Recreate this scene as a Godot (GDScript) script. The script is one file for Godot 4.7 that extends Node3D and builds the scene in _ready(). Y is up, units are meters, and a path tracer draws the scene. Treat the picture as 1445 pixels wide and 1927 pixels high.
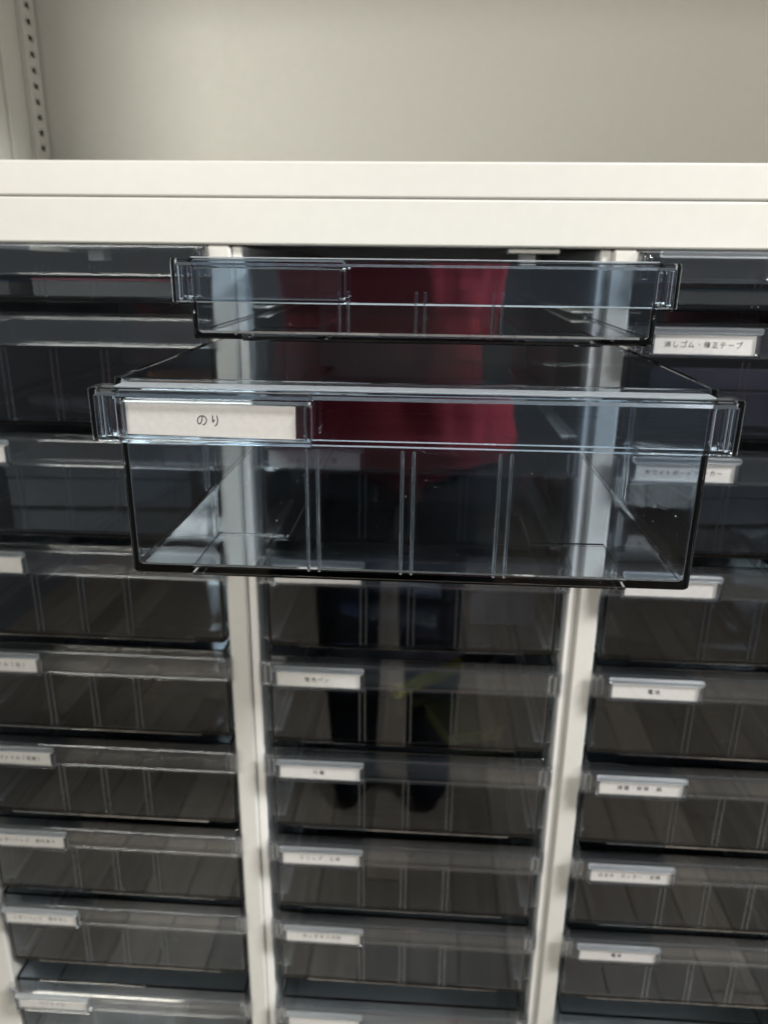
extends Node3D
# Clear plastic drawers in an ivory steel cabinet. Units: metres. The front of the cabinet's posts is the plane z = 0, the room lies on +z.

const BEAM := 0.0108            # underside of the shelf beam
const ROW := 0.0852             # height of one row of drawers
const BODY_W := 0.2205
const BODY_D := 0.335
const RAIL_W := 0.2310
const RAIL_D := 0.0105
const WALL := 0.0027
const COLUMN := 0.2535
var M := {}
var MESH := {}
var taken := {}

func _ready():
	# ---------- camera, surroundings, lamps ----------
	var cam := Camera3D.new()
	cam.name = "camera"
	add_child(cam)
	cam.position = Vector3(0.0077, -0.0042, 0.512)
	cam.basis = Basis(Vector3.UP, 0.0555) * Basis(Vector3.RIGHT, -0.3141) * Basis(Vector3.BACK, 0.0124)
	var lens := CameraAttributesPhysical.new()
	lens.frustum_focal_length = 12.0 * 1400.0 / 963.5
	lens.frustum_focus_distance = 0.305
	lens.frustum_near = 0.02
	lens.frustum_far = 60.0
	lens.exposure_aperture = lens.frustum_focal_length / 2.3
	lens.exposure_multiplier = 1.0
	cam.attributes = lens
	cam.current = true
	var env := Environment.new()
	env.background_mode = Environment.BG_COLOR
	env.background_color = Color(0.35, 0.355, 0.36)
	env.background_energy_multiplier = 1.0
	env.tonemap_mode = Environment.TONE_MAPPER_LINEAR
	env.tonemap_exposure = 1.05
	env.sdfgi_enabled = true
	env.ssao_enabled = true
	env.ssil_enabled = true
	var we := WorldEnvironment.new()
	we.name = "surroundings"
	we.environment = env
	add_child(we)
	materials()
	window_lamp(Vector3(1.45, 1.30, 1.00), Vector3(-1, -0.88, -0.45), Vector2(0.42, 0.42), Color(1.0, 0.995, 0.985), 41.0, "tall bright window on the right of the cabinet")
	window_lamp(Vector3(-1.0, 0.74, 2.2), Vector3(0.45, -0.28, -1.0), Vector2(0.9, 0.6), Color(1.0, 0.985, 0.93), 4.9, "smaller window on the left of the cabinet")
	# ---------- setting ----------
	room_floor()
	cabinet()
	# ---------- drawers ----------
	drawers()
	contents()
	# ---------- what the plastic mirrors ----------
	photographer()

# =============================================================== materials
func lin(r: float, g: float, b: float) -> Color:
	return Color(r, g, b).linear_to_srgb()

func paint(called: String, c: Color, rough: float) -> StandardMaterial3D:
	var m := StandardMaterial3D.new()
	m.resource_name = called
	m.albedo_color = c
	m.roughness = rough
	return m

func speckle(f: float, lo: float, hi: float, seed_: int, size := 256) -> NoiseTexture2D:
	var n := FastNoiseLite.new()
	n.seed = seed_
	n.frequency = f
	n.fractal_octaves = 4
	var t := NoiseTexture2D.new()
	t.width = size
	t.height = size
	t.seamless = true
	t.noise = n
	var g := Gradient.new()
	g.set_color(0, Color(lo, lo, lo))
	g.set_color(1, Color(hi, hi, hi))
	t.color_ramp = g
	return t

func materials():
	# powder-coated steel: fine orange-peel relief, uneven gloss
	var ivory := paint("ivory_steel", lin(0.70, 0.693, 0.652), 1.0)
	ivory.roughness_texture = speckle(0.02, 0.37, 0.42, 3)
	ivory.albedo_texture = speckle(0.03, 0.985, 1.0, 5)
	ivory.uv1_triplanar = true
	ivory.uv1_world_triplanar = true
	ivory.uv1_scale = Vector3(9, 9, 9)
	M.ivory = ivory
	M.white = paint("white_steel", lin(0.84, 0.84, 0.82), 0.35)
	M.inside = ivory
	# clear moulded styrene
	var clear := StandardMaterial3D.new()
	clear.resource_name = "clear_styrene"
	clear.albedo_color = Color(0.935, 0.965, 0.994, 0.0)
	clear.roughness = 0.0
	clear.refraction_enabled = true
	clear.refraction_scale = 0.055
	M.clear = clear
	# the handled drawers: the same plastic with finger marks and fine scuffs
	var worn := clear.duplicate()
	worn.resource_name = "handled_clear_styrene"
	worn.roughness = 1.0
	var smear := speckle(0.012, 0.0, 0.05, 21, 512)
	smear.color_ramp.set_offset(0, 0.60)
	worn.roughness_texture = smear
	worn.uv1_triplanar = true
	worn.uv1_scale = Vector3(5.3, 5.3, 5.3)
	M.worn = worn
	var frosted := clear.duplicate()
	frosted.resource_name = "satin_styrene"
	frosted.roughness = 0.42
	frosted.albedo_color.a = 0.15
	M.frosted = frosted
	var satin := frosted.duplicate()
	satin.resource_name = "satin_styrene_clearer"
	satin.roughness = 0.3
	satin.albedo_color.a = 0.05
	M.satin = satin
	var pane := StandardMaterial3D.new()
	pane.resource_name = "clear_styrene_sheet"
	pane.transparency = BaseMaterial3D.TRANSPARENCY_ALPHA
	pane.albedo_color = Color(0.30, 0.33, 0.36, 0.05)
	pane.roughness = 0.02
	M.pane = pane
	M.paper = paint("paper", lin(0.82, 0.81, 0.80), 0.9)
	M.recycled = paint("recycled_paper", lin(0.22, 0.21, 0.20), 0.9)
	M.red = paint("red_knit", lin(0.52, 0.06, 0.09), 0.9)
	M.navy = paint("navy_cloth", lin(0.018, 0.022, 0.034), 0.9)
	M.skin = paint("skin", lin(0.50, 0.30, 0.21), 0.55)
	M.hair = paint("hair", lin(0.015, 0.012, 0.010), 0.5)
	M.black = paint("black_plastic", lin(0.012, 0.012, 0.014), 0.35)

# =============================================================== mesh helpers
func st_new() -> SurfaceTool:
	var st := SurfaceTool.new()
	st.begin(Mesh.PRIMITIVE_TRIANGLES)
	return st

# one triangle whose front looks along `face`; vertex normals na, nb, nc
func tri(st: SurfaceTool, a: Vector3, b: Vector3, c: Vector3, face: Vector3, na: Vector3, nb: Vector3, nc: Vector3):
	if (b - a).cross(c - a).dot(face) > 0.0:
		st.set_normal(na); st.add_vertex(a); st.set_normal(nc); st.add_vertex(c); st.set_normal(nb); st.add_vertex(b)
	else:
		st.set_normal(na); st.add_vertex(a); st.set_normal(nb); st.add_vertex(b); st.set_normal(nc); st.add_vertex(c)

func quad(st: SurfaceTool, a: Vector3, b: Vector3, c: Vector3, d: Vector3, face: Vector3):
	var n := face.normalized()
	tri(st, a, b, c, n, n, n, n)
	tri(st, a, c, d, n, n, n, n)

# a box with chamfered edges
func bbox(st: SurfaceTool, lo: Vector3, hi: Vector3, ch := 0.0006):
	var c := (lo + hi) / 2.0
	var h := ((hi - lo) / 2.0).abs()
	ch = minf(ch, 0.45 * minf(h.x, minf(h.y, h.z)))
	var ax := [Vector3.RIGHT, Vector3.UP, Vector3.BACK]
	for k in 3:
		var u: Vector3 = ax[(k + 1) % 3]
		var v: Vector3 = ax[(k + 2) % 3]
		var w: Vector3 = ax[k]
		var hu := h.dot(u) - ch
		var hv := h.dot(v) - ch
		var hw := h.dot(w)
		for s in [-1.0, 1.0]:
			var f: Vector3 = c + w * hw * s
			quad(st, f + u * hu + v * hv, f - u * hu + v * hv, f - u * hu - v * hv, f + u * hu - v * hv, w * s)
		# the edges along w
		for su in [-1.0, 1.0]:
			for sv in [-1.0, 1.0]:
				var p: Vector3 = c + u * (hu + ch) * su + v * hv * sv
				var q: Vector3 = c + u * hu * su + v * (hv + ch) * sv
				var e := w * (hw - ch)
				quad(st, p - e, p + e, q + e, q - e, u * su + v * sv)
	for sx in [-1.0, 1.0]:
		for sy in [-1.0, 1.0]:
			for sz in [-1.0, 1.0]:
				var s3 := Vector3(sx, sy, sz)
				var i := h - Vector3(ch, ch, ch)
				var n := s3.normalized()
				tri(st, c + Vector3(h.x, i.y, i.z) * s3, c + Vector3(i.x, h.y, i.z) * s3, c + Vector3(i.x, i.y, h.z) * s3, n, n, n, n)

func mesh_of(st: SurfaceTool) -> ArrayMesh:
	return st.commit()

func obj(called: String, mesh: Mesh, m: Material, parent: Node) -> MeshInstance3D:
	var o := MeshInstance3D.new()
	o.name = called
	o.mesh = mesh
	o.material_override = m
	parent.add_child(o, true)
	return o

func numbered(called: String) -> String:
	var n: int = taken.get(called, 0)
	taken[called] = n + 1
	return called if n == 0 else "%s_%03d" % [called, n]

func thing(called: String, label: String, category: String, at := Vector3.ZERO, group := "") -> Node3D:
	var o := Node3D.new()
	o.name = numbered(called)
	add_child(o)
	o.position = at
	tag(o, label, category, group)
	return o

func tag(o: Node, label: String, category: String, group := ""):
	o.set_meta("label", label)
	o.set_meta("category", category)
	if group != "":
		o.set_meta("group", group)

func box_obj(called: String, lo: Vector3, hi: Vector3, m: Material, parent: Node, ch := 0.0006) -> MeshInstance3D:
	var st := st_new()
	bbox(st, lo, hi, ch)
	return obj(called, mesh_of(st), m, parent)

# rounded rectangle [-w/2, w/2] x [-d, 0], inset, as points with outward directions
func ring(w: float, d: float, r: float, inset: float, seg := 5) -> Array:
	var out := []
	var rr := maxf(r - inset, 0.0004)
	var hx := w / 2.0 - inset - rr
	var z0 := -inset - rr
	var z1 := -d + inset + rr
	var cs := [Vector2(hx, z0), Vector2(-hx, z0), Vector2(-hx, z1), Vector2(hx, z1)]
	for k in 4:
		for i in seg + 1:
			var a := PI / 2.0 * k + PI / 2.0 * i / seg
			var dir := Vector2(cos(a), sin(a))
			out.append([cs[k] + dir * rr, dir])
	return out

# an open moulded shell: floor at y = 0, rim at y = h. step > 0 lowers the middle of the floor. up = -1 turns it over.
func shell(w: float, d: float, h: float, t: float, r: float, step := 0.0, up := 1.0, jog := true) -> ArrayMesh:
	var st := st_new()
	var e := 0.00035
	var prof := [[0.0008, 0.0], [0.0, 0.0008], [0.0, h - e], [e, h], [t - e, h], [t, h - e], [t, t + 0.0012], [t + 0.0012, t]]
	for k in prof.size() - 1:
		var p0: Array = prof[k]
		var p1: Array = prof[k + 1]
		var a := ring(w, d, r, p0[0])
		var b := ring(w, d, r, p1[0])
		var dv := Vector2(-(p1[0] - p0[0]), p1[1] - p0[1])   # outward, up
		var nn := Vector2(dv.y, -dv.x).normalized()
		for i in a.size():
			var j := (i + 1) % a.size()
			var A := Vector3(a[i][0].x, p0[1], a[i][0].y)
			var B := Vector3(a[j][0].x, p0[1], a[j][0].y)
			var C := Vector3(b[j][0].x, p1[1], b[j][0].y)
			var D := Vector3(b[i][0].x, p1[1], b[i][0].y)
			var ni := Vector3(a[i][1].x * nn.x, nn.y, a[i][1].y * nn.x).normalized()
			var nj := Vector3(a[j][1].x * nn.x, nn.y, a[j][1].y * nn.x).normalized()
			var f := ni + nj
			if up < 0.0:
				A.y = h - A.y; B.y = h - B.y; C.y = h - C.y; D.y = h - D.y
				ni.y = -ni.y; nj.y = -nj.y; f.y = -f.y
			tri(st, A, B, C, f, ni, nj, nj)
			tri(st, A, C, D, f, ni, nj, ni)
	# floor: upper face at y = t, lower face at y = 0
	for side in 2:
		var inset: float = 0.0008 if side == 0 else t + 0.0012
		var y: float = 0.0 if side == 0 else t
		var n := Vector3(0, (-1.0 if side == 0 else 1.0) * up, 0)
		var cap := PackedVector2Array()
		for p in ring(w, d, r, inset):
			cap.append(p[0])
		if step <= 0.0:
			flat(st, cap, (h - y) if up < 0.0 else y, n)
			continue
		var x1 := 0.0868
		var x2 := 0.0540 if jog else x1 - 0.001
		var zf := -0.042
		var bw := 0.0009 if side == 1 else 0.0
		var mid := PackedVector2Array([Vector2(-x1, 1), Vector2(x1, 1), Vector2(x1 - 0.001, zf - 0.001), Vector2(x2, zf), Vector2(x2, -2), Vector2(-x2, -2), Vector2(-x2, zf), Vector2(-x1 + 0.001, zf - 0.001)])
		for piece in Geometry2D.clip_polygons(cap, mid):
			flat(st, piece, y, n)
		for piece in Geometry2D.intersect_polygons(cap, mid):
			flat(st, piece, y - step, n)
			var clock := Geometry2D.is_polygon_clockwise(piece)
			for i in piece.size():
				var a2: Vector2 = piece[i]
				var b2: Vector2 = piece[(i + 1) % piece.size()]
				var out2 := (b2 - a2).orthogonal() * (1.0 if clock else -1.0)
				var f := Vector3(out2.x, 0, out2.y).normalized() * (1.0 if side == 0 else -1.0)
				quad(st, Vector3(a2.x, y, a2.y), Vector3(b2.x, y, b2.y), Vector3(b2.x, y - step, b2.y), Vector3(a2.x, y - step, a2.y), f)
	return mesh_of(st)

func flat(st: SurfaceTool, poly: PackedVector2Array, y: float, n: Vector3):
	var idx := Geometry2D.triangulate_polygon(poly)
	for i in range(0, idx.size(), 3):
		var a := poly[idx[i]]
		var b := poly[idx[i + 1]]
		var c := poly[idx[i + 2]]
		tri(st, Vector3(a.x, y, a.y), Vector3(b.x, y, b.y), Vector3(c.x, y, c.y), n, n, n, n)

# a round rod with domed ends, upright
func rod(h: float, r: float, sides := 8) -> ArrayMesh:
	var st := st_new()
	var prof := [[0.0, 0.0], [r * 0.7, r * 0.3], [r, r], [r, h - r], [r * 0.7, h - r * 0.3], [0.0, h]]
	for k in prof.size() - 1:
		var p0: Array = prof[k]
		var p1: Array = prof[k + 1]
		var nn := Vector2(p1[1] - p0[1], -(p1[0] - p0[0])).normalized()
		for i in sides:
			var a0 := TAU * i / sides
			var a1 := TAU * (i + 1) / sides
			var d0 := Vector3(cos(a0), 0, sin(a0))
			var d1 := Vector3(cos(a1), 0, sin(a1))
			var n0 := (d0 * nn.x + Vector3.UP * nn.y).normalized()
			var n1 := (d1 * nn.x + Vector3.UP * nn.y).normalized()
			var A: Vector3 = d0 * p0[0] + Vector3.UP * p0[1]
			var B: Vector3 = d1 * p0[0] + Vector3.UP * p0[1]
			var C: Vector3 = d1 * p1[0] + Vector3.UP * p1[1]
			var D: Vector3 = d0 * p1[0] + Vector3.UP * p1[1]
			if p0[0] > 0.0:
				tri(st, A, B, C, n0 + n1, n0, n1, n1)
			if p1[0] > 0.0:
				tri(st, A, C, D, n0 + n1, n0, n1, n0)
	return mesh_of(st)

# =============================================================== lamps
func window_lamp(at: Vector3, toward: Vector3, size: Vector2, c: Color, energy: float, label: String):
	var w := thing("window", label, "window", at)
	w.basis = Basis.looking_at(toward.normalized(), Vector3.UP)
	var st := st_new()
	var hx := size.x / 2.0
	var hy := size.y / 2.0
	bbox(st, Vector3(-hx - 0.06, -hy - 0.06, 0.0), Vector3(-hx, hy + 0.06, 0.06), 0.003)
	bbox(st, Vector3(hx, -hy - 0.06, 0.0), Vector3(hx + 0.06, hy + 0.06, 0.06), 0.003)
	bbox(st, Vector3(-hx, -hy - 0.06, 0.0), Vector3(hx, -hy, 0.06), 0.003)
	bbox(st, Vector3(-hx, hy, 0.0), Vector3(hx, hy + 0.06, 0.06), 0.003)
	obj("frame", mesh_of(st), M.ivory, w)
	var glow := StandardMaterial3D.new()
	glow.resource_name = "bright_pane"
	glow.albedo_color = Color(0.8, 0.8, 0.8)
	glow.emission_enabled = true
	glow.emission = c
	glow.emission_energy_multiplier = 1.0
	box_obj("pane", Vector3(-hx, -hy, 0.02), Vector3(hx, hy, 0.026), glow, w)
	var l := AreaLight3D.new()
	l.name = "daylight"
	l.area_size = size
	l.area_normalize_energy = false
	l.light_color = c
	l.light_energy = energy
	l.shadow_enabled = true
	w.add_child(l, true)
	l.position = Vector3(0, 0, -0.005)

# =============================================================== setting
func room_floor():
	var f := Node3D.new()
	f.name = "floor"
	add_child(f)
	f.set_meta("kind", "structure")
	var rng := RandomNumberGenerator.new()
	rng.seed = 11
	var tones := []
	for k in 5:
		var m := paint("oak_%d" % k, Color.WHITE, 0.42)
		var b: float = [0.36, 0.31, 0.40, 0.34, 0.27][k]
		var n := FastNoiseLite.new()
		n.seed = 40 + k
		n.frequency = 0.03
		var t := NoiseTexture2D.new()
		t.width = 128
		t.height = 128
		t.noise = n
		var g := Gradient.new()
		g.set_color(0, lin(b * 0.80, b * 0.70, b * 0.59))
		g.set_color(1, lin(b * 1.10, b * 0.98, b * 0.84))
		t.color_ramp = g
		m.albedo_texture = t
		m.uv1_triplanar = true
		m.uv1_scale = Vector3(9, 9, 0.8)
		tones.append(m)
	var pw := 0.09
	for i in range(-16, 17):
		var z := -0.45 - rng.randf() * 0.9
		while z < 3.2:
			var l := 0.8 + rng.randf() * 0.7
			box_obj("plank", Vector3(i * pw + 0.0008, -1.225, z), Vector3((i + 1) * pw - 0.0008, -1.205 + rng.randf() * 0.0006, z + l - 0.0015), tones[rng.randi() % 5], f, 0.0012)
			z += l

func cabinet():
	var c := thing("storage_cabinet", "ivory steel cabinet with a shelf above three columns of clear drawers", "cabinet", Vector3.ZERO)
	var back := -0.402
	# shelf: two folded steel fronts, one above the other, with a seam between
	box_obj("shelf_front", Vector3(-0.47, 0.0396, -0.020), Vector3(0.47, 0.0608, 0.0015), M.ivory, c, 0.0011)
	box_obj("beam_front", Vector3(-0.47, BEAM, -0.018), Vector3(0.47, 0.0389, 0.0015), M.ivory, c, 0.0011)
	box_obj("shelf_board", Vector3(-0.43, 0.0500, back), Vector3(0.43, 0.0602, -0.0205), M.ivory, c)
	box_obj("drawer_bay_top", Vector3(-0.43, 0.020, back), Vector3(0.43, 0.0350, -0.0185), M.inside, c)
	# upper compartment
	box_obj("back_panel", Vector3(-0.47, 0.0605, back - 0.012), Vector3(0.47, 0.36, back), M.ivory, c)
	box_obj("bay_back_panel", Vector3(-0.47, -1.15, back - 0.012), Vector3(0.47, 0.0600, back), M.inside, c)
	box_obj("side_panel", Vector3(-0.47, 0.0612, back + 0.0005), Vector3(-0.4345, 0.36, 0.0), M.ivory, c, 0.0015)
	box_obj("side_panel", Vector3(0.4345, 0.0612, back + 0.0005), Vector3(0.47, 0.36, 0.0), M.ivory, c, 0.0015)
	box_obj("top_panel", Vector3(-0.47, 0.3605, back), Vector3(0.47, 0.39, 0.0), M.ivory, c, 0.0015)
	for s in [-1.0, 1.0]:
		perforated_post(c, s, back)
	# posts between and beside the columns, running the whole depth
	for s in [-1.0, 1.0]:
		var xa: float = 0.1243
		var xb: float = 0.1400
		post(c, minf(xa * s, xb * s), maxf(xa * s, xb * s), back)
		# the white inner return of the post, set back a little
		box_obj("post_return", Vector3(minf(0.1172 * s, 0.1242 * s), -1.15, -0.0240), Vector3(maxf(0.1172 * s, 0.1242 * s), BEAM - 0.0008, -0.0040), M.white, c, 0.0010)
		post(c, minf(0.3670 * s, 0.4300 * s), maxf(0.3670 * s, 0.4300 * s), back)
	# below the drawers the cabinet is closed
	box_obj("bay_bottom", Vector3(-0.43, -0.757, back + 0.0005), Vector3(0.43, -0.742, -0.004), M.ivory, c)
	box_obj("lower_door", Vector3(-0.43, -1.148, 0.0006), Vector3(0.43, -0.745, 0.018), M.ivory, c, 0.0015)
	box_obj("plinth", Vector3(-0.43, -1.2045, back), Vector3(0.43, -1.1505, -0.01), M.ivory, c, 0.0015)
	# small catch plates under the beam
	for x in [0.058, -0.238]:
		var st := st_new()
		bbox(st, Vector3(x, BEAM - 0.0034, -0.020), Vector3(x + 0.033, BEAM - 0.0006, -0.004), 0.0005)
		bbox(st, Vector3(x + 0.009, BEAM - 0.0110, -0.034), Vector3(x + 0.020, BEAM - 0.0036, -0.021), 0.0005)
		obj("catch_plate", mesh_of(st), M.ivory, c)

func post(c: Node, x0: float, x1: float, back: float):
	box_obj("post", Vector3(x0, -1.15, -0.0300), Vector3(x1, BEAM - 0.0006, 0.0), M.ivory, c, 0.0016)
	box_obj("bay_side", Vector3(x0, -1.15, back + 0.0005), Vector3(x1, BEAM - 0.0006, -0.0302), M.inside, c, 0.0004)

func perforated_post(c: Node, s: float, back: float):
	# a folded upright on the side wall with a ladder of slots for shelf pegs
	var st := st_new()
	var xw := 0.4343
	var xf := 0.4285
	var z0 := back + 0.004
	var z1 := back + 0.034
	var h0 := back + 0.0145
	var h1 := back + 0.0245
	for zz in [[z0, h0], [h1, z1]]:
		bbox(st, sx(Vector3(xf, 0.0612, zz[0]), s), sx(Vector3(xf + 0.0012, 0.36, zz[1]), s), 0.0002)
	var y := 0.0612
	var k := 0
	while y < 0.359:
		var top := minf(0.1185 + 0.01535 * (k - 2), 0.36)
		if top > y:
			bbox(st, sx(Vector3(xf, y, h0), s), sx(Vector3(xf + 0.0012, top, h1), s), 0.0001)
		y = top + 0.0056
		k += 1
	bbox(st, sx(Vector3(xf + 0.0012, 0.0612, z1 - 0.0012), s), sx(Vector3(xw, 0.36, z1), s), 0.0002)
	bbox(st, sx(Vector3(xf + 0.0012, 0.0612, z0), s), sx(Vector3(xw, 0.36, z0 + 0.0012), s), 0.0002)
	bbox(st, sx(Vector3(xf + 0.0030, 0.0612, z1 + 0.016), s), sx(Vector3(xw, 0.36, z1 + 0.045), s), 0.0010)
	obj("slotted_upright", mesh_of(st), M.ivory, c)

func sx(v: Vector3, s: float) -> Vector3:
	return Vector3(v.x * s, v.y, v.z)

# =============================================================== drawers
func floor_y(row: int) -> float:
	var y := -0.0273 - ROW * row
	return y - 0.0145 if row >= 8 else y

func drawers():
	MESH.tall = shell(BODY_W, BODY_D, 0.0780, WALL, 0.0030, 0.0007)
	MESH.tall_closed = shell(BODY_W, BODY_D, 0.0780, WALL, 0.0030, 0.0007, 1.0, false)
	MESH.low = shell(BODY_W, BODY_D, 0.0372, WALL, 0.0030, 0.0007)
	MESH.rail = shell(RAIL_W, RAIL_D, 0.0195, 0.0018, 0.0018, 0.0, -1.0)
	MESH.rib_tall = rod(0.0500, 0.00065)
	MESH.rib_low = rod(0.0205, 0.00065)
	MESH.rib_side = rod(0.0550, 0.00065)
	for col in 3:
		for row in 9:
			var pull := 0.0
			var hero := col == 1 and row < 2
			if hero:
				pull = 0.2405 if row == 1 else 0.148
			drawer(col, row, pull, hero)
	runners()

func runners():
	# folded steel ledges that carry the drawers, on both sides of each bay
	var cab := get_node("storage_cabinet")
	var edges := [[-0.3668, 1.0], [-0.1402, -1.0], [-0.1241, 1.0], [0.1241, -1.0], [0.1402, 1.0], [0.3668, -1.0]]
	for e in edges:
		for row in 9:
			var y: float = floor_y(row) - 0.0016
			var wide := 0.0205 if absf(e[0]) < 0.13 else 0.0115
			var x0: float = minf(e[0], e[0] + e[1] * wide)
			var x1: float = maxf(e[0], e[0] + e[1] * wide)
			box_obj("runner", Vector3(x0, y - 0.0012, -0.39), Vector3(x1, y, -0.016), M.inside, cab, 0.0004)

func drawer(col: int, row: int, pull: float, hero: bool):
	var low := row == 0
	var x := (col - 1) * COLUMN
	var y := floor_y(row)
	if hero:
		x += 0.0015 if row == 1 else 0.0035
	var where: String = ["left", "centre", "right"][col]
	var nth: String = ["top", "second", "third", "fourth", "fifth", "sixth", "seventh", "eighth", "ninth"][row]
	var label := ""
	if hero:
		label = "clear deep drawer pulled furthest out, its label lettered in two characters" if row == 1 else "clear shallow drawer pulled partly out under the shelf, label holder empty"
	else:
		label = "closed clear %s drawer in the %s column, %s row from the shelf" % ["shallow" if low else "deep", where, nth]
	var d := thing("drawer", label, "drawer", Vector3(x, y, pull), "" if hero else "closed clear drawers")
	if hero:
		d.position.y -= 0.0086 if row == 1 else 0.0096
		d.rotation.x = 0.012 if row == 1 else 0.010
	else:
		var rng := RandomNumberGenerator.new()
		rng.seed = 500 + col * 31 + row
		d.position += Vector3(rng.randf_range(-0.0007, 0.0007), 0.0, rng.randf_range(-0.002, 0.0015))
		d.rotation.y = rng.randf_range(-0.005, 0.005)
	var solid: Material = M.clear
	var sheet: Material = M.worn if hero else M.clear
	obj("tray", MESH.low if low else MESH.tall if hero else MESH.tall_closed, sheet, d)
	var ry := 0.0176 if low else 0.0565
	var rz := RAIL_D + 0.0002
	var rail := obj("handle_rail", MESH.rail, solid if hero else M.pane, d)
	rail.position = Vector3(0, ry, rz)
	if not MESH.has("ledge"):
		var st := st_new()
		bbox(st, Vector3(-RAIL_W / 2.0 + 0.010, 0.0197, -RAIL_D + 0.0008), Vector3(RAIL_W / 2.0 - 0.010, 0.0202, -0.0012), 0.0002)
		MESH.ledge = mesh_of(st)
	if hero:
		obj("ledge", MESH.ledge, M.frosted, rail)
	else:
		if not MESH.has("bead"):
			MESH.bead = rod(RAIL_W - 0.003, 0.0006, 8)
		for yy in [0.0008, 0.0188]:
			var bead := obj("edge_bead", MESH.bead, solid, rail)
			bead.basis = Basis(Vector3.BACK, -PI / 2.0)
			bead.position = Vector3(-RAIL_W / 2.0 + 0.0015, yy, -0.0027)
	if not MESH.has("end_rib"):
		MESH.end_rib = rod(0.0165, 0.0021, 20)
		MESH.end_rib_thin = rod(0.0168, 0.0012, 16)
	for s in [-1.0, 1.0]:
		var er := obj("end_rib", MESH.end_rib, solid, rail)
		er.position = Vector3(s * (RAIL_W / 2.0 - 0.0072), 0.0007, -RAIL_D / 2.0 + 0.0004)
		var et := obj("end_rib", MESH.end_rib_thin, solid, rail)
		et.position = Vector3(s * (RAIL_W / 2.0 - 0.0034), 0.0005, -RAIL_D / 2.0 + 0.0010)
	for k in [-1.0, 0.0, 1.0]:
		for s in [-1.0, 1.0]:
			var rib := obj("rib", MESH.rib_low if low else MESH.rib_tall, solid, d)
			rib.position = Vector3(k * 0.0362 + s * 0.0021, 0.0030, 0.00075)
	if hero and not low:
		for s in [-1.0, 1.0]:
			for z in [-0.095, -0.101]:
				var rib := obj("rib", MESH.rib_side, solid, d)
				rib.position = Vector3(s * (BODY_W / 2.0 - WALL - 0.0008), 0.0060, z)
	holder(d, ry, rz, solid, hero)
	if hero:
		dust(d, 0.016 if low else 0.055, 40 if low else 120, row)
	if not (row == 0):
		card(d, col, row, ry, rz)

# lint and dust that cling to the outside of the front and to the floor inside
func dust(d: Node3D, h: float, n: int, seed_: int):
	var rng := RandomNumberGenerator.new()
	rng.seed = 70 + seed_
	var st := st_new()
	for i in n:
		var on_floor := i % 3 == 0
		var x := rng.randf_range(-0.104, 0.104)
		var p := Vector3(x, WALL + 0.0001, rng.randf_range(-0.16, -0.006)) if on_floor else Vector3(x, rng.randf_range(0.002, h), 0.00016)
		var l := 0.00010 + 0.00022 * pow(rng.randf(), 3.0)
		var a := rng.randf() * TAU
		var u := Vector3(cos(a), 0, sin(a)) if on_floor else Vector3(cos(a), sin(a), 0)
		var w := Vector3.UP if on_floor else Vector3.BACK
		var v := u.cross(w)
		var ln := l * (3.0 if rng.randf() < 0.12 else 1.0)
		var pts := [p + u * ln, p + v * l * 0.7, p - u * ln, p - v * l * 0.7]
		for k in 4:
			var f: Vector3 = pts[k] + pts[(k + 1) % 4] - p * 2.0 + w * l
			var nn := f.normalized()
			tri(st, pts[k], pts[(k + 1) % 4], p + w * l * 0.5, f, nn, nn, nn)
	var o := obj("dust", mesh_of(st), M.paper, d)
	o.set_meta("kind", "stuff")

func holder(d: Node3D, ry: float, rz: float, solid: Material, hero: bool):
	# a pocket on the left of the rail: window, upper and lower lips, two ends
	var x0 := -RAIL_W / 2.0 + 0.0120
	var x1 := x0 + 0.0695
	var z0 := rz + 0.0002
	var z1 := rz + 0.0042
	if not MESH.has("window"):
		var st := st_new()
		bbox(st, Vector3(x0 + 0.0022, 0.0026, 0.0032), Vector3(x1 - 0.0026, 0.0150, 0.0040), 0.0002)
		MESH.window = mesh_of(st)
		st = st_new()
		bbox(st, Vector3(x0, 0.0152, 0.0), Vector3(x1, 0.0193, 0.0042), 0.0010)
		MESH.upper = mesh_of(st)
		st = st_new()
		bbox(st, Vector3(x0, 0.0006, 0.0), Vector3(x1, 0.0024, 0.0040), 0.0006)
		bbox(st, Vector3(x0 + 0.030, 0.0025, 0.0029), Vector3(x0 + 0.038, 0.0033, 0.0031), 0.0001)
		MESH.lower = mesh_of(st)
		st = st_new()
		bbox(st, Vector3(x0, 0.0025, 0.0), Vector3(x0 + 0.0021, 0.0151, 0.0041), 0.0006)
		MESH.end_a = mesh_of(st)
		st = st_new()
		bbox(st, Vector3(x1 - 0.0025, 0.0025, 0.0), Vector3(x1, 0.0151, 0.0041), 0.0006)
		MESH.end_b = mesh_of(st)
	var w := obj("label_holder", MESH.window, M.pane, d)
	w.position = Vector3(0, ry, z0)
	for k in ["upper", "lower", "end_a", "end_b"]:
		obj("upper_lip" if k == "upper" else "lower_lip" if k == "lower" else "end_piece", MESH[k], M.satin if k == "upper" and not hero else solid, w)

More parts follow.
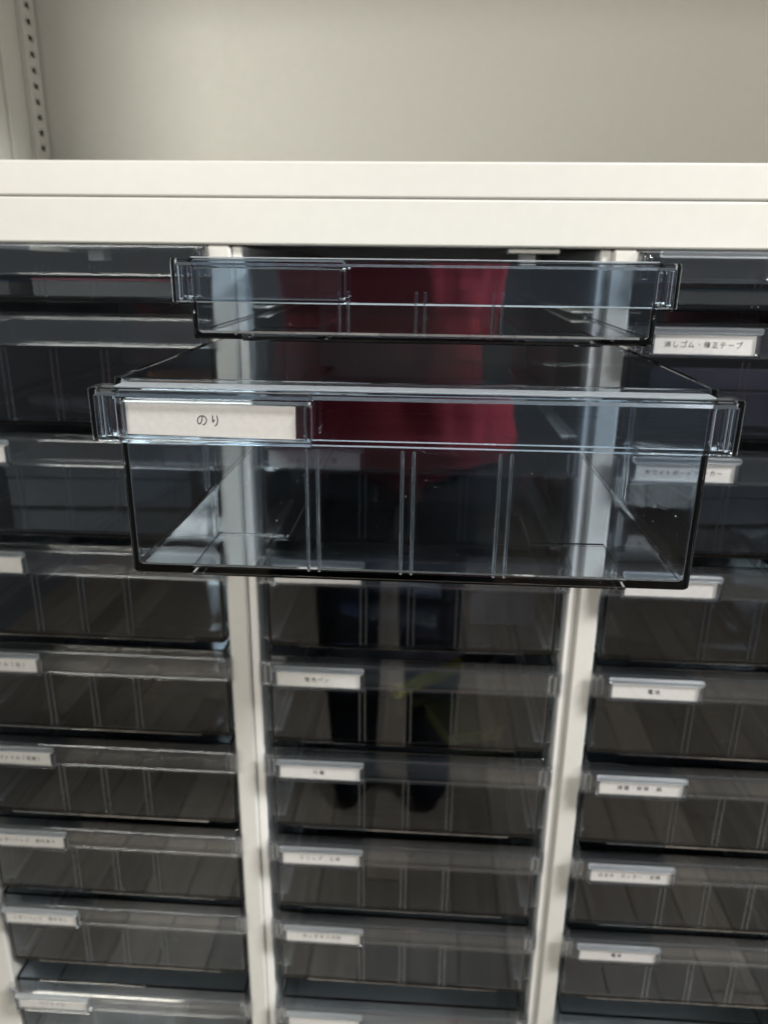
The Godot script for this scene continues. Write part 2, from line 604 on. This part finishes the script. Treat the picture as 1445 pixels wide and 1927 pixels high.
func card(d: Node3D, col: int, row: int, ry: float, rz: float):
	var texts := [
		["", "", "", "クリアファイル(白)", "クリアファイル(名刺)", "レターヘッド 送付あり", "レターヘッド 送付なし", "リファイル"],
		["のり", "シャーペン・芯", "", "蛍光ペン", "付箋", "クリップ・とめ", "ホッチキスの針", ""],
		["消しゴム・修正テープ", "ホワイトボードマーカー", "", "電池", "便箋・封筒・紙", "はさみ・カッター・定規", "電卓", ""],
	]
	var text: String = texts[col][row - 1]
	var where: String = ["left", "centre", "right"][col]
	var nth: String = ["top", "second", "third", "fourth", "fifth", "sixth", "seventh", "eighth", "ninth"][row]
	var label := "white paper label reading のり in the drawer pulled furthest out" if (col == 1 and row == 1) else "white paper label in the holder of the %s column's %s drawer from the shelf" % [where, nth]
	var o := Node3D.new()
	o.name = numbered("label_card")
	add_child(o)
	tag(o, label, "label", "paper labels in the drawer holders")
	o.transform = d.transform * Transform3D(Basis.IDENTITY, Vector3(-RAIL_W / 2.0 + 0.0120 + 0.0024, ry + 0.0027, rz + 0.0014))
	if not MESH.has("card"):
		MESH.card = card_mesh(0.0640, 0.0121, 0.00022)
	var m: StandardMaterial3D = M.paper.duplicate()
	m.resource_name = "printed_paper"
	m.albedo_color = Color.WHITE
	m.albedo_texture = print_texture(text)
	obj("card", MESH.card, m, o)
	var rng := RandomNumberGenerator.new()
	rng.seed = 100 + col * 20 + row
	if col == 1 and row == 1:
		o.translate_object_local(Vector3(0.0, 0.0006, 0.0))
		o.rotate_object_local(Vector3.BACK, -0.011)
		o.scale = Vector3(0.955, 0.98, 1.0)
	else:
		o.rotate_object_local(Vector3.BACK, rng.randf_range(-0.006, 0.006))

func card_mesh(w: float, h: float, t: float) -> ArrayMesh:
	var st := st_new()
	var p := [Vector3(0, 0, t), Vector3(w, 0, t), Vector3(w, h, t), Vector3(0, h, t)]
	var uv := [Vector2(0, 1), Vector2(1, 1), Vector2(1, 0), Vector2(0, 0)]
	for k in [0, 2, 1, 0, 3, 2]:
		st.set_normal(Vector3.BACK)
		st.set_uv(uv[k])
		st.add_vertex(p[k])
	for k in [0, 1, 2, 0, 2, 3]:
		st.set_normal(Vector3.FORWARD)
		st.set_uv(Vector2(0.01, 0.02))
		st.add_vertex(p[k] - Vector3(0, 0, t))
	for e in 4:
		var a: Vector3 = p[e]
		var b: Vector3 = p[(e + 1) % 4]
		var n := (b - a).cross(Vector3.BACK).normalized()
		var dz := Vector3(0, 0, t)
		for v in [a, b, b - dz, a, b - dz, a - dz]:
			st.set_normal(n)
			st.set_uv(Vector2(0.01, 0.02))
			st.add_vertex(v)
	return mesh_of(st)

# =============================================================== things kept in the drawers
func inside_of(col: int, row: int, x: float, z: float) -> Vector3:
	return Vector3((col - 1) * COLUMN + x, floor_y(row) + WALL + 0.0002, z)

func notepad(col: int, row: int, x: float, z: float, size: Vector3, turn: float, c: Color, label: String):
	var t := thing("notepad", label, "notepad", inside_of(col, row, x, z))
	t.rotation.y = turn
	var h := size / 2.0
	box_obj("pages", Vector3(-h.x, 0.0, -h.z), Vector3(h.x, size.y - 0.0012, h.z), M.recycled, t, 0.0004)
	box_obj("cover", Vector3(-h.x - 0.0006, size.y - 0.0010, -h.z - 0.0006), Vector3(h.x + 0.0006, size.y, h.z + 0.0006), paint("card_cover", c, 0.6), t, 0.0003)

func carton(col: int, row: int, x: float, z: float, size: Vector3, turn: float, c: Color, label: String):
	var t := thing("carton", label, "box", inside_of(col, row, x, z))
	t.rotation.y = turn
	var h := size / 2.0
	var m := paint("printed_board", c, 0.45)
	box_obj("body", Vector3(-h.x, 0.0, -h.z), Vector3(h.x, size.y * 0.62, h.z), m, t, 0.0012)
	box_obj("lid", Vector3(-h.x - 0.0008, size.y * 0.63, -h.z - 0.0008), Vector3(h.x + 0.0008, size.y, h.z + 0.0008), m, t, 0.0012)

# profile: [radius, distance along the axis]
func turned(prof: Array, sides := 20) -> ArrayMesh:
	var st := st_new()
	for k in prof.size() - 1:
		var p0: Array = prof[k]
		var p1: Array = prof[k + 1]
		var nn := Vector2(p1[1] - p0[1], -(p1[0] - p0[0])).normalized()
		for i in sides:
			var d0 := Vector3(cos(TAU * i / sides), 0, sin(TAU * i / sides))
			var d1 := Vector3(cos(TAU * (i + 1) / sides), 0, sin(TAU * (i + 1) / sides))
			var n0 := (d0 * nn.x + Vector3.UP * nn.y).normalized()
			var n1 := (d1 * nn.x + Vector3.UP * nn.y).normalized()
			var A: Vector3 = d0 * p0[0] + Vector3.UP * p0[1]
			var B: Vector3 = d1 * p0[0] + Vector3.UP * p0[1]
			var C: Vector3 = d1 * p1[0] + Vector3.UP * p1[1]
			var D: Vector3 = d0 * p1[0] + Vector3.UP * p1[1]
			if p0[0] > 0.0:
				tri(st, A, B, C, n0 + n1, n0, n1, n1)
			if p1[0] > 0.0:
				tri(st, A, C, D, n0 + n1, n0, n1, n0)
	return mesh_of(st)

func marker(col: int, row: int, x: float, z: float, turn: float, c: Color, label: String):
	var r := 0.0072
	var t := thing("marker_pen", label, "marker", inside_of(col, row, x, z) + Vector3(0, r, 0))
	t.basis = Basis(Vector3.UP, turn) * Basis(Vector3.RIGHT, -PI / 2.0)
	var m := paint("marker_barrel", c, 0.35)
	obj("barrel", turned([[0.0, -0.062], [0.0062, -0.062], [0.0068, -0.060], [0.0070, 0.016], [0.0, 0.016]]), m, t)
	obj("cap", turned([[0.0, 0.0165], [0.0072, 0.0165], [0.0072, 0.054], [0.0060, 0.058], [0.0, 0.058]]), M.black, t)

func bottle(col: int, row: int, x: float, z: float, turn: float, c: Color, label: String):
	var r := 0.017
	var t := thing("glue_bottle", label, "bottle", inside_of(col, row, x, z) + Vector3(0, r, 0))
	t.basis = Basis(Vector3.UP, turn) * Basis(Vector3.RIGHT, -PI / 2.0)
	obj("body", turned([[0.0, -0.05], [0.015, -0.05], [r, -0.047], [r, 0.015], [0.013, 0.024], [0.008, 0.027], [0.0, 0.027]]), paint("bottle_plastic", c, 0.3), t)
	obj("cap", turned([[0.0, 0.0275], [0.0095, 0.0275], [0.0085, 0.045], [0.004, 0.048], [0.0, 0.048]]), paint("bottle_cap", lin(0.10, 0.13, 0.30), 0.35), t)

func contents():
	notepad(0, 0, 0.030, -0.065, Vector3(0.105, 0.012, 0.074), 0.08, lin(0.50, 0.16, 0.19), "pink notepad lying in the shallow drawer of the left column")
	notepad(0, 0, -0.070, -0.085, Vector3(0.060, 0.010, 0.090), -0.1, lin(0.06, 0.13, 0.24), "blue notepad lying in the shallow drawer of the left column")
	notepad(2, 0, -0.020, -0.090, Vector3(0.120, 0.010, 0.090), 0.05, lin(0.05, 0.12, 0.15), "dark teal notepad lying in the shallow drawer of the right column")
	carton(0, 1, 0.070, -0.070, Vector3(0.050, 0.026, 0.060), 0.5, lin(0.42, 0.15, 0.05), "small orange box in the left column's second drawer")
	marker(0, 1, 0.015, -0.026, 1.25, lin(0.02, 0.02, 0.025), "black marker lying across the left column's second drawer")
	carton(0, 2, -0.010, -0.120, Vector3(0.150, 0.040, 0.110), 0.06, lin(0.07, 0.075, 0.08), "flat grey box in the left column's third drawer")
	bottle(1, 3, -0.020, -0.105, 1.35, lin(0.08, 0.09, 0.13), "pale blue glue bottle lying in the centre column's fourth drawer")
	carton(1, 3, 0.070, -0.090, Vector3(0.055, 0.050, 0.090), 0.1, lin(0.016, 0.018, 0.03), "dark navy box in the centre column's fourth drawer")
	marker(1, 4, 0.034, -0.105, -0.85, lin(0.16, 0.15, 0.012), "yellow marker lying in the centre column's fifth drawer")
	carton(1, 5, 0.055, -0.150, Vector3(0.060, 0.016, 0.060), 0.4, lin(0.14, 0.13, 0.03), "olive yellow box in the centre column's sixth drawer")
	carton(2, 1, -0.010, -0.090, Vector3(0.150, 0.042, 0.110), 0.0, lin(0.020, 0.018, 0.032), "dark navy box in the right column's second drawer")
	carton(2, 2, 0.020, -0.110, Vector3(0.120, 0.036, 0.080), 0.12, lin(0.03, 0.035, 0.045), "charcoal box in the right column's third drawer")

# =============================================================== lettering: pen strokes on a 10 x 10 field, y down
var GLYPH := {
	"の": "5.4,2.2 5.1,4.2 4.4,6.6 3.3,8 2.2,7.8 1.5,6.4 1.8,4.4 3.2,2.6 5.2,1.9 7.2,2.5 8.5,4.2 8.3,6.4 7,8.1 5.6,8.8",
	"り": "3.2,1.6 3,4 3.3,6.4 4.2,4.6;6.4,1.6 6.9,4 6.7,6.6 5.8,8.4 4.8,9.2",
	"シ": "2,2 3.6,3;1.4,4.6 3,5.6;1.8,8.8 4.5,7.8 7,5.6 8.6,2.6",
	"ヤ": "1.4,4.6 8.4,3 7.6,4.6 6.2,6;3.4,1.8 5,9",
	"ー": "1.2,5.2 8.8,5.2",
	"ヘ": "1,6 4,3 9,7.6",
	"ン": "1.8,2.4 3.8,3.8;1.6,8.8 4.8,7.8 7.2,5.6 8.8,2.8",
	"・": "4.8,4.8 5.2,5.2 5.2,4.8 4.8,5.2",
	"芯": "1,2.4 9,2.4;3.4,1 3.4,3.8;6.6,1 6.6,3.8;2,5.6 1.4,8;3.8,5 3.8,8.4 5,9 7,8.6 7.2,7;5,4.8 6,6;7.6,5.4 8.8,7.4",
	"蛍": "2,0.8 2.6,2;4.6,0.6 4.9,1.8;7.6,0.8 7,2;1,4 1,2.8 9,2.8 9,4;2.6,4.6 7.4,4.6 7.4,6.6 2.6,6.6 2.6,4.6;5,3.6 5,9;2,9.2 7.6,8.8;7.2,7.6 8.4,9.4",
	"光": "5,0.8 5,4;2.4,1.6 3.4,3.4;7.6,1.6 6.6,3.4;1,4.4 9,4.4;3.8,4.6 3.4,7 1.4,9.2;6,4.6 6,8.2 7,9 9,8.8 9.2,7.4",
	"付": "3.4,1 1.2,4.4;2.4,3.4 2.4,9.2;4,3.6 9.2,3.6;7.2,1 7.2,8.6 6.2,9;4.8,5.4 5.8,6.8",
	"箋": "2.4,0.8 1.4,2.4;2,1.6 4.4,1.6;6.4,0.8 5.4,2.4;6,1.6 9,1.6;1.6,3.4 8.4,3;1.4,4.6 8.6,4.2;4.6,2.6 6,4.8;1.6,6.4 8.4,6;1.4,8 8.6,7.4;4.6,5.4 6,8.2 8.8,9.4;7.6,7.2 3,9.4",
	"ク": "3.8,1.2 2.8,3.2 1.4,4.8;3.2,2.6 8,2.6 7,5.6 5,8 2.6,9.2",
	"リ": "2.6,1.8 2.6,6;7.2,1.6 7.2,5 6.4,7.6 4.6,9.2",
	"ツ": "1.6,3.2 2.6,5;4.4,2.6 5.2,4.6;8.2,2.8 7.4,5.6 5.6,8 3.6,9.2",
	"フ": "1.6,2.4 8.2,2.4 7.4,5.2 5.6,7.6 2.8,9.2",
	"と": "3,1.6 3.4,3 4,4.4;8,3.2 5,4.4 2.8,6 2.4,7.6 3.6,8.8 6,9 8.4,8.6",
	"め": "2.8,2 3.4,5 4.8,7.6;7,1.6 5.8,5 3.6,8 2,8.2 1.4,6.6 2.4,4.4 5,3 7.6,3.4 8.8,5.4 8.2,7.6 6,9",
	"ホ": "1.2,3.4 8.8,3.4;5,1 5,8.6 4.2,8.4;3,5 1.4,7.8;7,5 8.6,7.8",
	"チ": "7.4,1.4 5,2.2 2.4,2.6;1.2,4.8 8.8,4.8;5.2,2.2 5.2,5.4 4.4,7.6 2.8,9.2",
	"キ": "1.8,3.4 8,2.8;1.2,6.2 8.8,5.4;4.4,1 5.8,9.2",
	"ス": "2,2.2 7.6,2.2 6,5 4,7.2 1.4,9;5.4,5.8 8.6,9",
	"針": "2.8,0.8 0.8,3.6;2.8,0.8 4.8,3;1.6,3.6 4,3.6;1,5.2 4.6,5.2;2.8,3.6 2.8,8.4;1,8.8 4.8,8.4;5.2,4 9.4,4;7.4,1 7.4,9.2",
	"便": "2.8,1 0.8,4.4;1.9,3.4 1.9,9.2;3.8,1.8 9.2,1.8;4.4,3.2 8.6,3.2 8.6,6.2 4.4,6.2 4.4,3.2;4.4,4.7 8.6,4.7;6.5,1.8 6.4,6.4 5.2,8.4 3.6,9.2;4.6,6.8 6.4,8.4 9.4,9.2",
	"封": "1.2,2.4 5,2.4;3,1 3,4.2;0.8,4.2 5.2,4.2;1.4,6 5,6;3.1,4.6 3.1,8.2;0.8,8.8 5.4,8.2;5.6,3.6 9.4,3.6;7.8,1 7.8,8.6 7,9;6,5.2 6.8,6.6",
	"筒": "2.4,0.8 1.4,2.6;2,1.8 4.4,1.8;6.4,0.8 5.4,2.6;6,1.8 9,1.8;1.6,9.2 1.6,3.4 8.6,3.4 8.6,9 7.6,9;3.4,5 6.8,5;3.6,6.2 6.6,6.2 6.6,8 3.6,8 3.6,6.2",
	"紙": "2.8,0.8 1.4,2.8 3.2,4;4,2 1,5.4 4.4,5;2.8,5.2 2.8,9.2;1.4,6.4 1,8.4;4,6.4 4.6,8;8.6,1.2 5.4,2.2;5.4,2 5.4,8.8 7,7.8;5.4,4.8 9.2,4.6;7.2,1.8 7.6,5.6 8.6,8.4 9.4,8.8 9.4,7.4",
	"は": "2,1.6 1.5,5 2,8.8;4,3.4 8.8,3;6.8,1.2 6.8,7.6 5.6,8.8 4.4,8 5,6.8 6.8,7 8.8,8.6",
	"さ": "1.6,3.6 8.4,2.8;4.8,1 6,4 7,6;6.8,6 3.4,5.8 2.4,7.4 3.8,9 7,9",
	"み": "2.4,2 6,1.8 4.4,5.4 2.6,8 1.4,7.4 2,6 5,5.6 9,7;7.6,4.4 7.2,7 5.8,9.2",
	"カ": "1.4,3.6 8.4,3.2 7.8,7 7,8.8 5.8,8.4;4.6,1 4.2,4.6 3,7.2 1.4,9",
	"タ": "3.8,1.2 2.8,3.4 1.4,5;3.2,2.6 8.2,2.6 7.2,5.6 5.2,8 2.6,9.4;3.4,4.6 6.6,6.6",
	"定": "5,0.6 5,1.8;1.2,3.6 1.2,2 8.8,2 8.8,3.6;2.2,4.2 7.8,4.2;5,4.2 5,8.4;5,6.2 8,6.2;3,5.6 2.6,7.6 1.2,9.2;2.6,7.8 5,8.8 9.2,9",
	"規": "1,2.6 4.6,2.6;2.8,1 2.8,5;0.8,5 4.8,5;2.8,5 2.4,7 0.8,9;3,6.4 4.6,8.2;5.8,1.4 9,1.4 9,6 5.8,6 5.8,1.4;5.8,2.9 9,2.9;5.8,4.4 9,4.4;6.6,6.2 6,8 4.8,9.2;8,6.2 8,8.6 9.4,8.8 9.6,7.6",
	"電": "2,1 8,1;5,1 5,4.8;1.2,3.8 1.2,2.4 8.8,2.4 8.8,3.8;2.8,3.4 4,3.4;6,3.4 7.2,3.4;2.8,4.6 4,4.6;6,4.6 7.2,4.6;2.2,5.6 7.8,5.6 7.8,8.2 2.2,8.2 2.2,5.6;2.2,6.9 7.8,6.9;5,5.4 5,9 6,9.4 9,9.4 9.2,8.4",
	"池": "1.4,1.4 2.6,2.4;1,4 2.2,5;1,9 2.8,6.4;3.6,4.8 8.8,3.2 8.6,6 7.6,6.4;6.4,1 6.4,7.4;4.8,2.4 4.8,8 5.8,9 9,8.8 9.4,7.4",
	"卓": "5,0.6 5,3;5,1.8 8.2,1.8;2.2,3.2 7.8,3.2 7.8,6.2 2.2,6.2 2.2,3.2;2.2,4.7 7.8,4.7;1,7.6 9,7.6;5,6.2 5,9.6",
	"消": "1.4,1.4 2.6,2.4;1,4 2.2,5;1,9 2.8,6.4;6.4,0.8 6.4,3.4;4.2,1.6 5,3;8.8,1.6 7.8,3;4.2,9.2 4.2,3.8 8.6,3.8 8.6,9 7.8,9;4.2,5.4 8.6,5.4;4.2,7 8.6,7",
	"し": "3,1.4 2.8,5 3,8 4.6,9 6.8,8.4 8.4,6.6",
	"コ": "1.8,2.4 8,2.4 8,8.6;1.6,8.4 8.2,8.4",
	"ム": "4.6,1.4 3.2,5 1.6,8.4 8,7.8;6.4,5.4 8.6,9.2",
	"修": "2.4,1 0.6,4.2;1.7,3 1.7,9.2;3.2,2.6 3.2,7.2;5.6,0.8 4,3.6;5,2.2 9,2.2 6.6,4.6 4.4,5.4;5.4,2.8 7.4,4.4 9.4,5;7.4,5.2 4.8,6.6;8.2,6.2 4.8,8;9,7.4 5,9.4",
	"正": "1.6,1.8 8.4,1.8;5.2,1.8 5.2,8.6;5.2,5 8,5;2.8,4.4 2.8,8.6;1,8.8 9,8.8",
	"テ": "2.6,2 7.4,2;1.2,4.6 8.8,4.6;5.2,4.6 4.8,7 3.2,9.2",
	"ワ": "1.8,5.2 1.8,2.4 8.2,2.4 7.6,5.6 6,8 3.8,9.2",
	"イ": "8,1.4 5.4,4 1.6,6;5.4,4 5.4,9.2",
	"ト": "3.6,1.2 3.6,9.2;3.6,4.4 7.8,6.4",
	"マ": "1.4,2.6 8.4,2.6 6.8,5 4.8,6.8;3.6,5.2 6.2,8.8",
	"ア": "1.6,2.2 8.4,2.2 7.4,4 6,5.2;4.8,3.8 4.6,6.4 2.8,9.2",
	"ル": "3,2.2 3,5.4 1.2,9;5.8,1.6 5.8,8.6 7.6,7.6 9.2,5.2",
	"(": "6.8,0.8 5.4,3 5.2,5.4 5.6,7.6 6.8,9.6",
	")": "3.2,0.8 4.6,3 4.8,5.4 4.4,7.6 3.2,9.6",
	"白": "5,0.8 4.4,2.4;2.2,2.6 7.8,2.6 7.8,9 2.2,9 2.2,2.6;2.2,5.8 7.8,5.8",
	"名": "4.2,0.8 1.6,4;3.4,2.2 7.8,2.2 5.4,5 1.4,7.4;3.2,3.4 5,4.8;4.2,6 8.2,6 8.2,9.2 4.2,9.2 4.2,6",
	"刺": "0.8,2.2 5.8,2.2;3.3,0.8 3.3,9.4;1.2,3.6 5.4,3.6 5.4,5.4;1.2,3.6 1.2,5.6;3.2,5.4 0.8,8;3.4,5.4 5.8,7.6;6.8,2 6.8,6.6;8.8,1 8.8,8.6 7.8,9",
	"レ": "3,1.6 3,8.6 6,7 8.6,4.6",
	"送": "1.2,1.6 2.4,2.6;1,4.8 2.4,4.8 2.4,7.2 1,8.8;2.4,7.6 5,9 9.4,9;4.6,0.8 5.4,2;8,0.8 7.2,2;3.8,2.6 9,2.6;3.4,4.6 9.4,4.6;6.4,2.6 6.2,5 3.8,7.4;6.6,5 9.2,7.2",
	"あ": "1.8,2.8 8,2.4;4.4,1 4.2,5 4.8,8.4;7,4 5.4,7 3,8.8 1.6,7.8 2.6,5.8 5.6,4.6 8.2,5.6 8.4,7.6 6.2,9.2",
	"な": "1.4,2.8 5.6,2.4;4,1 3,4 1.4,6.4;7,2.2 8.8,3.8;6.2,4.4 6.4,7.8 5,9 3.4,8.2 4.2,7 6.4,7.2 8.6,8.8",
}

func strokes_of(ch: String) -> Array:
	var base := ch
	var mark := 0
	var k := 1.0
	var dak := {"ゴ": "コ", "ボ": "ホ", "ド": "ト"}
	var han := {"プ": "フ", "ペ": "ヘ"}
	var small := {"ャ": "ヤ", "ッ": "ツ", "ァ": "ア"}
	if dak.has(ch):
		base = dak[ch]
		mark = 1
	elif han.has(ch):
		base = han[ch]
		mark = 2
	elif small.has(ch):
		base = small[ch]
		k = 0.68
	var out := []
	if not GLYPH.has(base):
		return out
	for s in String(GLYPH[base]).split(";"):
		var line := []
		for p in s.split(" "):
			var q := p.split(",")
			line.append(Vector2(float(q[0]) * k + (1.0 if k < 1.0 else 0.0), float(q[1]) * k + 10.0 * (1.0 - k) * 0.95))
		out.append(line)
	if mark == 1:
		out.append([Vector2(8.2, 0.6), Vector2(8.8, 1.8)])
		out.append([Vector2(9.3, 0.2), Vector2(9.9, 1.4)])
	elif mark == 2:
		out.append([Vector2(8.6, 0.4), Vector2(9.4, 1.0), Vector2(8.8, 1.7), Vector2(8.1, 1.0), Vector2(8.6, 0.4)])
	return out

func smooth_line(p: Array) -> Array:
	if p.size() < 4:
		return p
	var out := []
	for i in p.size() - 1:
		var a: Vector2 = p[maxi(i - 1, 0)]
		var b: Vector2 = p[i]
		var c: Vector2 = p[i + 1]
		var e: Vector2 = p[mini(i + 2, p.size() - 1)]
		for k in 4:
			out.append(b.cubic_interpolate(c, a, e, k / 4.0))
	out.append(p[p.size() - 1])
	return out

func print_texture(text: String) -> ImageTexture:
	var big := text == "のり"
	var W := 1024 if big else 512
	var H := 192 if big else 96
	var rng := RandomNumberGenerator.new()
	rng.seed = text.hash()
	var noise := FastNoiseLite.new()
	noise.seed = text.hash() % 1000
	noise.frequency = 0.02
	noise.fractal_octaves = 4
	var im := Image.create(W, H, false, Image.FORMAT_RGB8)
	for y in H:
		for x in W:
			var v := 0.945 + 0.030 * noise.get_noise_2d(x, y) + rng.randf_range(-0.008, 0.008)
			im.set_pixel(x, y, Color(v, v * 0.995, v * 0.985))
	var px := W / 0.0640                     # pixels per metre
	var size := (0.0048 if big else 0.0044) * px
	var pitch := 0.0050 * px
	if text.length() > 10:
		size *= 0.92
		pitch *= 0.92
	var x0 := W * 0.49 - pitch * text.length() / 2.0
	var thick := 0.00019 * px if big else 0.00021 * px
	for i in text.length():
		var ch := text[i]
		for line in strokes_of(ch):
			var p: Array = smooth_line(line) if "のりとめはさみしあな".contains(ch) else line
			for k in p.size() - 1:
				var a: Vector2 = Vector2(x0 + i * pitch, H * 0.49 - size / 2.0) + p[k] * size / 10.0
				var b: Vector2 = Vector2(x0 + i * pitch, H * 0.49 - size / 2.0) + p[k + 1] * size / 10.0
				stroke(im, a, b, thick)
	return ImageTexture.create_from_image(im)

func stroke(im: Image, a: Vector2, b: Vector2, r: float):
	var lo := Vector2i((a.min(b) - Vector2(r + 2, r + 2)).floor())
	var hi := Vector2i((a.max(b) + Vector2(r + 2, r + 2)).ceil())
	for y in range(maxi(lo.y, 0), mini(hi.y, im.get_height() - 1) + 1):
		for x in range(maxi(lo.x, 0), mini(hi.x, im.get_width() - 1) + 1):
			var p := Vector2(x, y)
			var d := p.distance_to(Geometry2D.get_closest_point_to_segment(p, a, b))
			var cov := clampf(r + 0.5 - d, 0.0, 1.0)
			if cov > 0.0:
				var c := im.get_pixel(x, y)
				im.set_pixel(x, y, c.lerp(Color(0.09, 0.085, 0.09), cov) if c.r > 0.1 else c)

# =============================================================== the person whose red top the drawers mirror
func loft(rings: Array, sides := 24) -> ArrayMesh:
	# rings: [centre, half width, half depth], joined upward, ends closed; superellipse sections
	var st := st_new()
	var pts := []
	for r in rings:
		var row := []
		for i in sides:
			var a := TAU * i / sides
			var c := cos(a)
			var s := sin(a)
			row.append(r[0] + Vector3(signf(c) * pow(absf(c), 0.8) * r[1], 0, signf(s) * pow(absf(s), 0.8) * r[2]))
		pts.append(row)
	st.set_smooth_group(0)
	for k in pts.size() - 1:
		for i in sides:
			var j := (i + 1) % sides
			for v in [pts[k][i], pts[k + 1][i], pts[k + 1][j], pts[k][i], pts[k + 1][j], pts[k][j]]:
				st.add_vertex(v)
	for e in 2:
		var row: Array = pts[0] if e == 0 else pts[pts.size() - 1]
		var c: Vector3 = rings[0][0] if e == 0 else rings[rings.size() - 1][0]
		for i in sides:
			var j := (i + 1) % sides
			for v in ([c, row[i], row[j]] if e == 0 else [c, row[j], row[i]]):
				st.add_vertex(v)
	st.generate_normals()
	return st.commit()

# a loose garment: the same sections, drawn finely and thrown into folds
func knitted(rings: Array) -> ArrayMesh:
	var n := FastNoiseLite.new()
	n.seed = 8
	n.frequency = 1.0
	n.fractal_octaves = 3
	var fine := []
	for k in rings.size() - 1:
		for i in 8:
			var t := i / 8.0
			fine.append([rings[k][0].lerp(rings[k + 1][0], t), lerpf(rings[k][1], rings[k + 1][1], t), lerpf(rings[k][2], rings[k + 1][2], t)])
	fine.append(rings[rings.size() - 1])
	var st := st_new()
	var sides := 72
	var pts := []
	for r in fine:
		var row := []
		for i in sides:
			var a := TAU * i / sides
			var y: float = r[0].y
			var f := 1.0 + 0.07 * n.get_noise_3d(cos(a) * 3.2 + y * 2.0, y * 5.0, sin(a) * 3.2) + 0.05 * sin(9.0 * a + y * 22.0) * n.get_noise_2d(a * 2.0, y * 4.0)
			row.append(r[0] + Vector3(signf(cos(a)) * pow(absf(cos(a)), 0.8) * r[1] * f, 0, signf(sin(a)) * pow(absf(sin(a)), 0.8) * r[2] * f))
		pts.append(row)
	st.set_smooth_group(0)
	for k in pts.size() - 1:
		for i in sides:
			var j := (i + 1) % sides
			for v in [pts[k][i], pts[k + 1][i], pts[k + 1][j], pts[k][i], pts[k + 1][j], pts[k][j]]:
				st.add_vertex(v)
	st.generate_normals()
	return st.commit()

func photographer():
	var p := thing("person", "person in a red knitted top and dark trousers facing the drawers", "person", Vector3(-0.055, -1.2045, 1.05))
	# trousers (body) : feet on the floor
	for s in [-1.0, 1.0]:
		obj("leg", loft([[Vector3(0.09 * s, 0.03, -0.02), 0.05, 0.11], [Vector3(0.09 * s, 0.09, 0.01), 0.055, 0.065], [Vector3(0.095 * s, 0.30, 0.02), 0.068, 0.07], [Vector3(0.095 * s, 0.50, 0.01), 0.075, 0.08], [Vector3(0.09 * s, 0.78, 0.0), 0.088, 0.10]]), M.navy, p)
	obj("torso", loft([[Vector3(0, 0.74, 0), 0.155, 0.11], [Vector3(0, 0.86, 0), 0.178, 0.122], [Vector3(0, 0.945, 0), 0.168, 0.115]]), M.navy, p)
	obj("red_top", knitted([[Vector3(0, 0.930, 0), 0.178, 0.125], [Vector3(0, 0.955, 0), 0.186, 0.132], [Vector3(0, 1.08, 0), 0.172, 0.122], [Vector3(0, 1.22, 0), 0.182, 0.130], [Vector3(0, 1.33, 0), 0.198, 0.125], [Vector3(0, 1.41, 0.0), 0.185, 0.095], [Vector3(0, 1.455, 0.005), 0.10, 0.075], [Vector3(0, 1.475, 0.005), 0.062, 0.062]]), M.red, p)
	obj("head", loft([[Vector3(0, 1.45, 0.005), 0.052, 0.055], [Vector3(0, 1.50, -0.005), 0.055, 0.062], [Vector3(0, 1.53, -0.02), 0.060, 0.080], [Vector3(0, 1.60, -0.015), 0.073, 0.092], [Vector3(0, 1.67, -0.01), 0.072, 0.092], [Vector3(0, 1.71, -0.005), 0.045, 0.06]]), M.skin, p)
	obj("hair", loft([[Vector3(0, 1.585, 0.03), 0.076, 0.07], [Vector3(0, 1.66, 0.012), 0.080, 0.095], [Vector3(0, 1.705, 0.0), 0.066, 0.082], [Vector3(0, 1.728, 0.0), 0.03, 0.04]]), M.hair, p)
